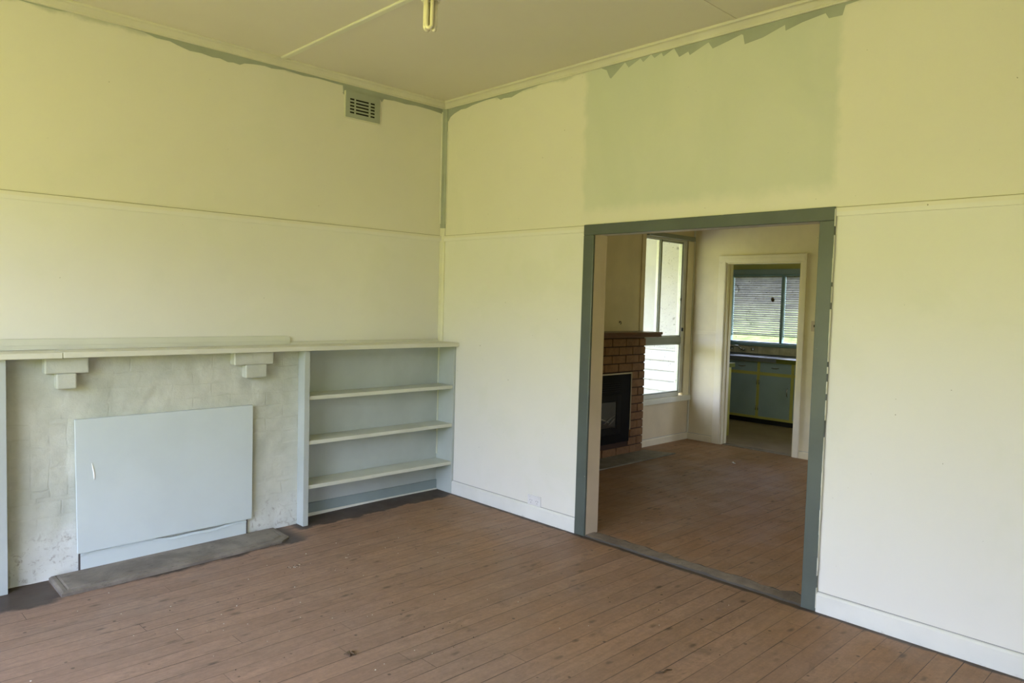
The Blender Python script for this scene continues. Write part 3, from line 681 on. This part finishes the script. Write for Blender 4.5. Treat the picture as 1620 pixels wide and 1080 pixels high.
for k, th in enumerate((math.radians(-20), math.radians(100), math.radians(220))):
    cxx, cyy = bx_+.0125*math.cos(th), by_+.0125*math.sin(th); tx, ty = -math.sin(th), math.cos(th)
    path = []
    for s_ in (1, -1):
        seq = [(.0075, .083), (.0075, .05), (.0075, .014)]
        if s_ == 1: path += [(cxx+tx*a, cyy+ty*a, BZ+z) for a, z in seq]
        else: path += [(cxx-tx*a, cyy-ty*a, BZ+z) for a, z in seq[::-1]]
        if s_ == 1:
            for q in range(1, 8):
                an = math.pi*q/8; path.append((cxx+tx*.0075*math.cos(an), cyy+ty*.0075*math.cos(an), BZ+.014-.0085*math.sin(an)))
    MB().tube(path, .0058, 12).build('tube', m_tube, bb)

# ------------------------------------------------------------------ windows
def fr(mb, axis, c0, c1, a0, a1, z0, z1, w_, mi=0):
    def bx(p, q, zl, zh):
        if axis == 'x': mb.box(c0, c1, p, q, zl, zh, mi)
        else: mb.box(p, q, c0, c1, zl, zh, mi)
    bx(a0, a0+w_, z0, z1); bx(a1-w_, a1, z0, z1); bx(a0+w_, a1-w_, z1-w_, z1); bx(a0+w_, a1-w_, z0, z0+w_)
def empty_struct(n):
    o = bpy.data.objects.new(n, None); C.objects.link(o); return struct(o)
# dining window
w1 = empty_struct('window_1')
mb = MB(); mb.box(2.801, 2.838, .004, .07, .56, 2.344); mb.box(3.592, 3.659, .004, .07, .56, 2.344); mb.box(2.838, 3.592, .004, .07, 2.325, 2.344); mb.box(2.838, 3.592, .004, .07, .531, .574)
mb.build('window_frame', m_frame_w, w1, .002)
MB().box(2.839, 3.591, -.004, .060, 1.148, 1.222).build('transom', m_frame_g, w1, .003)
mb = MB(); fr(mb, 'y', .016, .050, 3.150, 3.591, 1.223, 2.324, .018); mb.build('sash_frame', m_alu, w1)
mb = MB(); fr(mb, 'y', .016, .050, 2.839, 3.118, 1.223, 2.324, .008); mb.build('sash_frame', m_frame_w, w1)
MB().box(3.119, 3.149, .000, .055, 1.223, 2.324).build('mullion', m_frame_g, w1)
mb = MB(); fr(mb, 'y', .016, .050, 2.839, 3.591, .575, 1.147, .014); mb.build('sash_frame', m_alu, w1)
MB().box(3.169, 3.572, .032, .036, 1.242, 2.305).build('pane', m_glass_d, w1); MB().box(2.848, 3.109, .032, .036, 1.232, 2.315).build('pane', m_glass, w1)
MB().box(2.854, 3.576, .032, .036, .590, 1.132).build('pane', m_glass_d, w1)
MB().box(3.594, 3.612, -.014, .003, 1.29, 1.33).build('catch', m_black, w1, .002)
mb = MB(); mb.tube([(3.575,.012,1.66+.012*math.sin(a)) if False else (3.575+.012*math.cos(a), .012, 1.66+.014*math.sin(a)) for a in [i*math.pi/6 for i in range(13)]], .0025, 6); mb.build('latch_ring', m_black, w1)
struct(MB().box(2.76, 3.799, -.035, -.0005, .468, .530).build('window_sill', m_trim, None, .005)).name = 'trim_15'
struct(MB().box(2.757, 2.826, -.012, -.0005, .53, 2.43).build('trim_16', m_dining_wall, None, .003))
struct(MB().box(3.660, 3.780, -.014, -.0005, .53, 2.345).build('trim_17', m_dining_wall2, None, .003))
struct(MB().box(2.827, 3.745, -.050, -.0005, 2.346, 2.392).build('trim_18', m_frame_g, None, .003))
struct(MB().box(3.781, 3.7995, -.020, -.0005, .08, 3.13).build('trim_19', m_trim, None, .003))
# far dining wall dado rail, casing
struct(MB().box(3.790, 3.7995, -.34, -.021, 1.258, 1.295).build('trim_20', m_dining_wall2, None, .002))
struct(MB().box(3.790, 3.7995, -6.3, -1.379, 1.275, 1.290).build('trim_21', m_dining_wall2, None, .002))
d2 = empty_struct('door_2')
arch(d2, 3.7995, -1, KD[0], KD[1]+.0, KD[2]-.002, .100, .058, .082, .022, m_casing)
MB().box(3.7765, 3.7735, KD[1]+.010, KD[1]+.055, 0, KD[2]+.01).box(3.7765,3.7735,KD[0]-.04,KD[1]+.055,KD[2]+.012,KD[2]+.045).build('casing_bead', m_casing, d2, .001)
MB().box(3.79, 3.912, KD[1]-.014, KD[1]-.0005, 0, KD[2]-.003).box(3.79,3.912,KD[0]+.0005,KD[0]+.014,0,KD[2]-.003).box(3.79,3.912,KD[0]+.014,KD[1]-.014,KD[2]-.016,KD[2]-.003).build('jamb_lining', m_dining_wall2, d2)
MB().box(3.84, 3.88, KD[1]-.026, KD[1]-.0145, 0, KD[2]-.017).build('door_stop', m_dining_wall2, d2)
struct(MB().box(3.80, 3.905, KD[0]+.014, KD[1]-.026, .0012, .007).build('trim_22', m_thresh))
sw = thing('light_switch', 'small light switch on the far dining wall right of the kitchen doorway', 'switch', (3.8,-1.485,1.41))
MB().box(3.790, 3.7993, -1.522, -1.448, 1.355, 1.465).build('plate', m_reveal, sw, .002)
MB().box(3.782, 3.7899, -1.492, -1.478, 1.40, 1.425).build('switch', m_dark, sw, .001)
# windows out of view; last two added to light dining room and kitchen
for nm, ax, W_ in (('window_3', 'x', WA), ('window_4', 'y', WB), ('fill_window_5', 'y', WC), ('fill_window_6', 'y', WD)):
    wi = empty_struct(nm); c0, c1 = W_[0]-.095, W_[0]-.03
    a0, a1, z0, z1 = W_[1:]
    mb = MB(); fr(mb, ax, c0, c1, a0+.0005, a1-.0005, z0+.0005, z1-.0005, .04)
    for q in (1, 2):
        am = a0+(a1-a0)*q/3
        if ax == 'x': mb.box(c0, c1, am-.015, am+.015, z0+.04, z1-.04)
        else: mb.box(am-.015, am+.015, c0, c1, z0+.04, z1-.04)
    mb.build('window_frame', m_frame_w, wi)
    cm = (c0+c1)/2
    if ax == 'x': MB().box(cm-.002, cm+.002, a0+.04, a1-.04, z0+.04, z1-.04).build('pane', m_glass, wi)
    else: MB().box(a0+.04, a1-.04, cm-.002, cm+.002, z0+.04, z1-.04).build('pane', m_glass, wi)

# ------------------------------------------------------------------ dining fireplace: real bricks
df = thing('brick_fireplace', 'brown brick fireplace with a dark red timber mantel in the next room', 'fireplace', (1.95, -.06, 0))
FX0, FX1 = 1.19, 2.722; HX0, HX1, HZ0, HZ1 = 1.45, 2.462, .142, .862
MB().box(FX0+.006, FX1-.008, -.112, -.001, 0, 1.246).build('mortar', m_mortar, df)
random.seed(2); mb = MB(); ch = .0878
for rw in range(14):
    z0, z1 = .006+rw*ch, .006+(rw+1)*ch-.010; off = 0 if rw % 2 else -.115; x = FX1
    first = True
    while x > FX0+.02:
        ln = .22 if not (first and rw % 2) else .105
        xa = max(FX0, x-ln); xx1 = x; first = False
        segs = [(xa, xx1)]
        if z1 > HZ0 and z0 < HZ1:
            segs = []
            if xx1 > HX1+.012: segs.append((max(xa, HX1+.004), xx1))
            if xa < HX0-.012: segs.append((xa, min(xx1, HX0-.004)))
        for a, b in segs:
            if b-a < .02: continue
            j = random.uniform(-.002, .002); jx = random.uniform(-.003, .004) if b == FX1 else 0
            yb = -.1125 if b < FX1-.001 else -.002
            mb.box(a, b+jx, -.124+j, yb, z0, z1)
        x = xa-.011
mb.build('bricks', m_brick, df, .005, 2)
MB().box(1.12, 2.795, -.275, -.001, 1.2465, 1.274).box(1.10, 2.80, -.285, -.001, 1.2745, 1.300).build('mantel', m_redwood, df, .003)
hh = thing('hearth_slab', 'thin dusty concrete hearth in front of the brown brick fireplace', 'hearth', (2, -.28, 0))
MB().extrude([(1.1,-.445),(2.885,-.448),(2.80,-.30),(2.755,-.130),(1.1,-.130)], 'z', .0005, .013).build('slab', m_hearth2, hh, .003)
ht = thing('gas_heater', 'black glass-fronted heater set into the brown brick fireplace', 'heater', (1.95, -.1, .14))
MB().box(HX0, HX1, -.136, -.1125, HZ0, HZ1).build('surround', m_black, ht, .004)
MB().box(HX0+.0, HX1+.012, -.142, -.1365, HZ1-.004, HZ1+.010).box(HX1+.0005, HX1+.012, -.142, -.1125, HZ0+.12, HZ1-.0045).build('trim_edge', m_gold, ht)
mb = MB(); fr(mb, 'y', -.152, -.1365, 1.62, 2.29, .24, .655, .075); mb.build('door_frame', m_black2, ht, .004)
m_hg = plain('smoked glass', (.035,.034,.030), .08)
MB().box(1.696, 2.214, -.1445, -.1368, .316, .579).build('glass', m_hg, ht)
mb = MB()
for k in range(5): mb.box(1.68, 2.28, -.146, -.1368, .682+k*.022, .690+k*.022)
mb.build('louvre', m_black2, ht)
mb = MB()
for (a, b) in (((2.02, .36), (2.20, .44)), ((1.86, .44), (2.10, .37)), ((2.10, .345), (2.19, .40)), ((1.72, .36), (1.95, .42))):
    mb.tube([(a[0], -.1465, a[1]), ((a[0]+b[0])/2, -.1468, (a[1]+b[1])/2+.006), (b[0], -.1465, b[1])], [.004, .010, .004], 6)
mb.build('log', m_log, ht)
na = MB().tube([(2.41,-.0005,1.405),(2.41,-.02,1.40),(2.412,-.024,1.385),(2.41,-.014,1.372)], .004, 6).lathe([(.008,0),(.008,.002),(.003,.003)], (2.41,-.0005,1.392), 10, axis='y', flip=-1).build('wall_hook', m_leaf)
tag(na, 'tiny dark hook on the wall above the brick fireplace mantel', 'hook')

# ------------------------------------------------------------------ kitchen
# window
w2 = empty_struct('window_2')
mb = MB(); mb.box(6.185, 6.26, .812, .865, 1.086, 2.079); mb.box(6.185, 6.26, -.799, -.746, 1.086, 2.079); mb.box(6.185, 6.26, -.746, .812, 2.050, 2.079); mb.box(6.185, 6.26, -.746, .812, 1.086, 1.100)
mb.build('window_frame', m_kbd, w2, .003)
MB().box(6.190, 6.255, .012, .052, 1.1005, 2.0495).build('mullion', m_kbd, w2, .002)
MB().box(6.222, 6.226, .0525, .8115, 1.1005, 2.0495).build('pane', m_glass_d, w2); MB().box(6.222, 6.226, -.7455, .0115, 1.1005, 2.0495).build('pane', m_glass_d, w2)
struct(MB().box(6.165, 6.1995, -.86, .93, 2.080, 2.150).build('trim_23', m_kb, None, .003))
struct(MB().box(6.165, 6.1995, .867, .93, 1.085, 2.0795).build('trim_24', m_kbd, None, .003))
struct(MB().box(6.150, 6.1995, -.86, .93, 1.036, 1.0845).build('trim_25', m_kbd, None, .003))
def blind(y0, y1, label, seed):
    t = thing('venetian_blind', label, 'blind', (6.235, (y0+y1)/2, 2.04), None)
    random.seed(seed); mb = MB(); n = 27; ph = .0315
    for k in range(n):
        zc = 2.030-k*ph; tilt = math.radians(76-42*(k/n)**1.1+random.uniform(-2,2)); wd = .0178; dz = random.uniform(-.002,.002)
        prev = None
        for s_ in (-1, -.33, .33, 1):
            a = s_*wd; xx = 6.238+a*math.cos(tilt); zz2 = zc-a*math.sin(tilt)+.0022*(1-s_*s_)
            cur = ((xx, y0, zz2+dz), (xx, y1, zz2-dz))
            if prev: mb.face([prev[0], prev[1], cur[1], cur[0]], 0, True)
            prev = cur
    mb.build('slats', m_blind, t)
    MB().box(6.229, 6.247, y0, y1, 1.183, 1.196).build('bottom_rail', m_blind, t)
    MB().box(6.228, 6.250, y0, y1, 2.036, 2.049).build('head_rail', m_blind, t)
    for q in (.12, .88): yy = y0+(y1-y0)*q; MB().tube([(6.252, yy, 2.04), (6.252, yy, 1.12)], .001, 5).build('cord', m_reveal, t)
blind(.056, .808, 'grimy slatted blind in the wider left part of the kitchen window', 1)
blind(-.742, .008, 'grimy slatted blind in the right part of the kitchen window, past the mullion', 2)
sp_ = MB().lathe([(.001,0),(.02,.0),(.026,.002),(.018,.004),(.004,.005)], (6.2215, .188, 1.712), 14, axis='x', flip=-1)
for i, v in enumerate(sp_.v): sp_.v[i] = (v[0], .188+(v[1]-.188)*1.0+(.004 if v[2] > 1.72 else 0), 1.712+(v[2]-1.712)*1.35)
tag(sp_.build('window_sticker', m_leaf), 'dark round blotch stuck on the kitchen window glass', 'sticker')
# splashback tiles
t = thing('splashback', 'row of grimy cream tiles between the kitchen sink and window', 'tiles', (6.19, 0, .9))
MB().box(6.192, 6.1995, -1.2, 1.5, .915, 1.035).build('grout_bed', m_grout, t)
y = 1.04-.335*5
for k in range(8):
    ya = .705-.3345*3 - .3345*2 + k*.3345
    if ya+.330 < 1.5: MB().box(6.186, 6.1919, ya+.002, ya+.3325, .917, 1.033).build('tile', m_tile, t, .002)
# base cabinets: three bays seen
kb = thing('kitchen_cabinet', 'blue kitchen base cabinet with yellow-green rails under the sink', 'cabinet', (5.9, .04, 0))
bays = [(-.909+.485*0, ), ]
CX = 5.60
st_y = [1.008, .526, .040, -.443, -.928]       # stile centres
mb = MB()
for yc in st_y: mb.box(CX, CX+.02, yc-.021, yc+.021, .105, .854)
for a, b in zip(st_y, st_y[1:]):
    mb.box(CX, CX+.02, b+.021, a-.021, .848, .854); mb.box(CX, CX+.02, b+.021, a-.021, .672, .714); mb.box(CX, CX+.02, b+.021, a-.021, .072, .105)
for yc in st_y: mb.box(CX, CX+.02, yc-.021, yc+.021, .072, .105)
mb.build('face_frame', m_ky, kb, .001)
MB().box(CX+.0205, 6.19, -.949, 1.029, .072, .853).build('carcass', m_kb, kb)
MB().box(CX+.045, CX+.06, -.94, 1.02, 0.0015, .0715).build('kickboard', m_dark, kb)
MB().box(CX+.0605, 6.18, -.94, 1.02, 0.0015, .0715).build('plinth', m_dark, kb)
for i, (a, b) in enumerate(zip(st_y, st_y[1:])):
    ya, yb = b+.0225, a-.0225; ymid = (ya+yb)/2
    dr = MB().box(CX-.004, CX+.0195, ya, yb, .716, .846).build('drawer', m_kb, kb, .002)
    hd = MB().tube([(CX-.0045,ymid-.048,.783),(CX-.018,ymid-.044,.783),(CX-.024,ymid-.02,.779),(CX-.024,ymid+.02,.779),(CX-.018,ymid+.044,.783),(CX-.0045,ymid+.048,.783)], [.006,.006,.0065,.0065,.006,.006], 8).build('handle', m_metal, dr)
    do = MB().box(CX-.004, CX+.0195, ya, yb, .107, .670).build('door', m_kb, kb, .002)
    # pairs of doors hang from the shared stile at y = 0.04 / -0.93
    hin = yb if i % 2 == 0 and False else (ya if i % 2 == 1 else yb)
    inner = {0: yb, 1: ya, 2: yb, 3: ya}[i]     # hinge edge
    hs = -1 if inner == yb else 1
    oy = (ya+.035) if inner == yb else (yb-.035)
    MB().tube([(CX-.0045,oy,.525),(CX-.022,oy,.515),(CX-.024,oy,.47),(CX-.022,oy,.425),(CX-.0045,oy,.415)], .006, 8).build('handle', m_metal, do)
    for zc in (.575, .22):
        MB().tube([(CX-.008,inner-hs*.006,zc-.032),(CX-.008,inner-hs*.006,zc+.032)], .0055, 8).build('hinge', m_metal, do)
# sink top
sk = thing('sink_top', 'dull steel sink bench top under the kitchen window', 'sink', (5.9,.4,.855))
MB().box(CX-.03, 6.184, -.220, .60, .8755, .9125).box(CX-.03, 6.184, .60, 1.5, .8755, .9125).build('bench_surface', m_steel, sk, .004)
MB().box(CX-.03, 6.184, -.220, 1.5, .8545, .875).build('front_edge', m_steel, sk, .002)
MB().box(6.160, 6.184, -.220, 1.5, .9128, .925).build('upstand', m_steel, sk)
wt = MB().box(CX-.03, 6.184, -1.1, -.2215, .8545, .9075).build('bench_top', m_olive)
ww = thing('worktop', 'olive-edged laminate worktop right of the steel sink', 'worktop', (5.9,-.66,.855)); wt.parent = ww; wt.matrix_parent_inverse = Matrix.Translation(-ww.location); wt.name = 'edge'
MB().box(CX-.028, 6.183, -1.098, -.2225, .9077, .9105).build('laminate', m_worktop, ww)
# taps
tp = thing('kitchen_tap', 'old chrome wall spout over the kitchen sink, in front of the tiles', 'tap', (6.186, .62, .98))
MB().lathe([(.022,0),(.022,.004),(.012,.010),(.010,.05)], (6.1855,.585,.975), 14, axis='x', flip=-1).tube([(6.14,.585,.975),(6.12,.60,.99),(6.10,.62,1.015),(6.09,.66,1.025),(6.06,.71,1.022),(6.05,.725,1.00)], .014, 10).build('spout', m_metal, tp)
for yc, lb in ((.769, 'chrome wall tap handle on the left of the kitchen spout'), (.433, 'chrome wall tap handle on the right of the kitchen spout')):
    th = thing('tap_handle', lb, 'tap', (6.186, yc, .985))
    MB().lathe([(.020,0),(.020,.004),(.010,.010),(.009,.035)], (6.1855,yc,.985), 14, axis='x', flip=-1).build('stem', m_metal, th)
    mb = MB()
    for a in (0, math.pi/2): mb.tube([(6.145, yc-.026*math.cos(a+.5), .985-.026*math.sin(a+.5)), (6.145, yc+.026*math.cos(a+.5), .985+.026*math.sin(a+.5))], [.006,.006], 8)
    mb.lathe([(.010,0),(.010,.012),(.004,.014)], (6.151,yc,.985), 12, axis='x', flip=-1); mb.build('cross_handle', m_metal, th)
# cabinet beside the doorway
sc_ = thing('side_cabinet', 'yellow end of a kitchen cabinet just inside the kitchen doorway', 'cabinet', (4.17,.1,0))
MB().box(3.9015, 4.415, -.210, .58, .0015, .853).build('end_panel', m_ky, sc_, .002)
MB().box(3.9015, 4.450, -.238, .60, .8535, .9).build('worktop_edge', m_olive, sc_, .002)
MB().box(3.9015, 4.448, -.236, .598, .9002, .904).build('worktop', m_worktop, sc_)

# ------------------------------------------------------------------ litter on the boards
random.seed(21)
def fz_(x, y): return sag(x, y) if x < 0 else 0
mb = MB(); mg = MB()
spots = [(-2.2,-1.2,.9,40),(-1.7,-1.9,.9,35),(-1.2,-1.1,.9,20),(-.5,-2.6,.6,16),(1.5,-1.8,.9,8)]
for cx_, cy_, rad, n in spots:
    for k in range(n):
        x, y = random.gauss(cx_, rad*.5), random.gauss(cy_, rad*.4)
        if x < -3.5 or y > -.5 or (abs(x) < .06): continue
        s_ = random.uniform(.0012, .0036); a0 = random.random()*6; z = fz_(x, y)+.0006; zt = z+random.uniform(.0008,.002)
        ring = [(x+s_*random.uniform(.6,1.3)*math.cos(a0+i*1.257), y+s_*random.uniform(.5,1.1)*math.sin(a0+i*1.257)) for i in range(5)]
        tgt = mb if random.random() < .55 else mg
        tgt.extrude(ring, 'z', z, zt)
for (xx, yy) in ((-1.735,-.86),):
    for k in range(22):
        x, y = random.gauss(xx, .03), random.gauss(yy, .012); s_ = random.uniform(.0015,.004); z = fz_(x,y)+.0006
        (mb if k % 2 else mg).extrude([(x-s_,y),(x,y-s_),(x+s_,y),(x,y+s_)], 'z', z, z+.002)
off = len(mb.v); mb.v += mg.v; mb.f += [[q+off for q in f_] for f_ in mg.f]; mb.m += [1]*len(mg.f); mb.sm += mg.sm
fl = mb.build('floor_debris', [m_flakes, m_grit]); fl['label'] = 'pale paint flakes and dark grit scattered over the floorboards'; fl['category'] = 'debris'; fl['kind'] = 'stuff'
def curl(name, pts, rad, mat, label, cat):
    o = MB().tube(pts, rad, 6).build(name, mat); tag(o, label, cat); return o
z = fz_(-2.089, -2.033)
lf = MB()
for a in (0.2, 1.5, 2.6, 4.0, 5.2):
    c_, s_ = math.cos(a), math.sin(a)
    lf.tube([(-2.089, -2.033, z+.004), (-2.089+.012*c_, -2.033+.012*s_, z+.009), (-2.089+.028*c_, -2.033+.028*s_, z+.0035)], [.003, .0045, .001], 6)
tag(lf.build('dead_leaf', m_leaf), 'shrivelled dark dead leaf on the floorboards in the foreground', 'leaf')
curl('twig', [(-1.20,-3.03,.0045),(-1.17,-3.05,.006),(-1.14,-3.045,.0045),(-1.12,-3.06,.0035)], [.003,.0035,.003,.0015], m_leaf, 'small dry twig on the floorboards at the bottom edge', 'twig')
tag(MB().extrude([(2.97,-1.085),(2.975,-1.10),(3.0,-1.065),(3.03,-1.05),(3.025,-1.04),(2.99,-1.05)], 'z', .0008, .004).build('paper_scrap', m_white), 'scrap of white paper on the floor of the next room', 'paper')
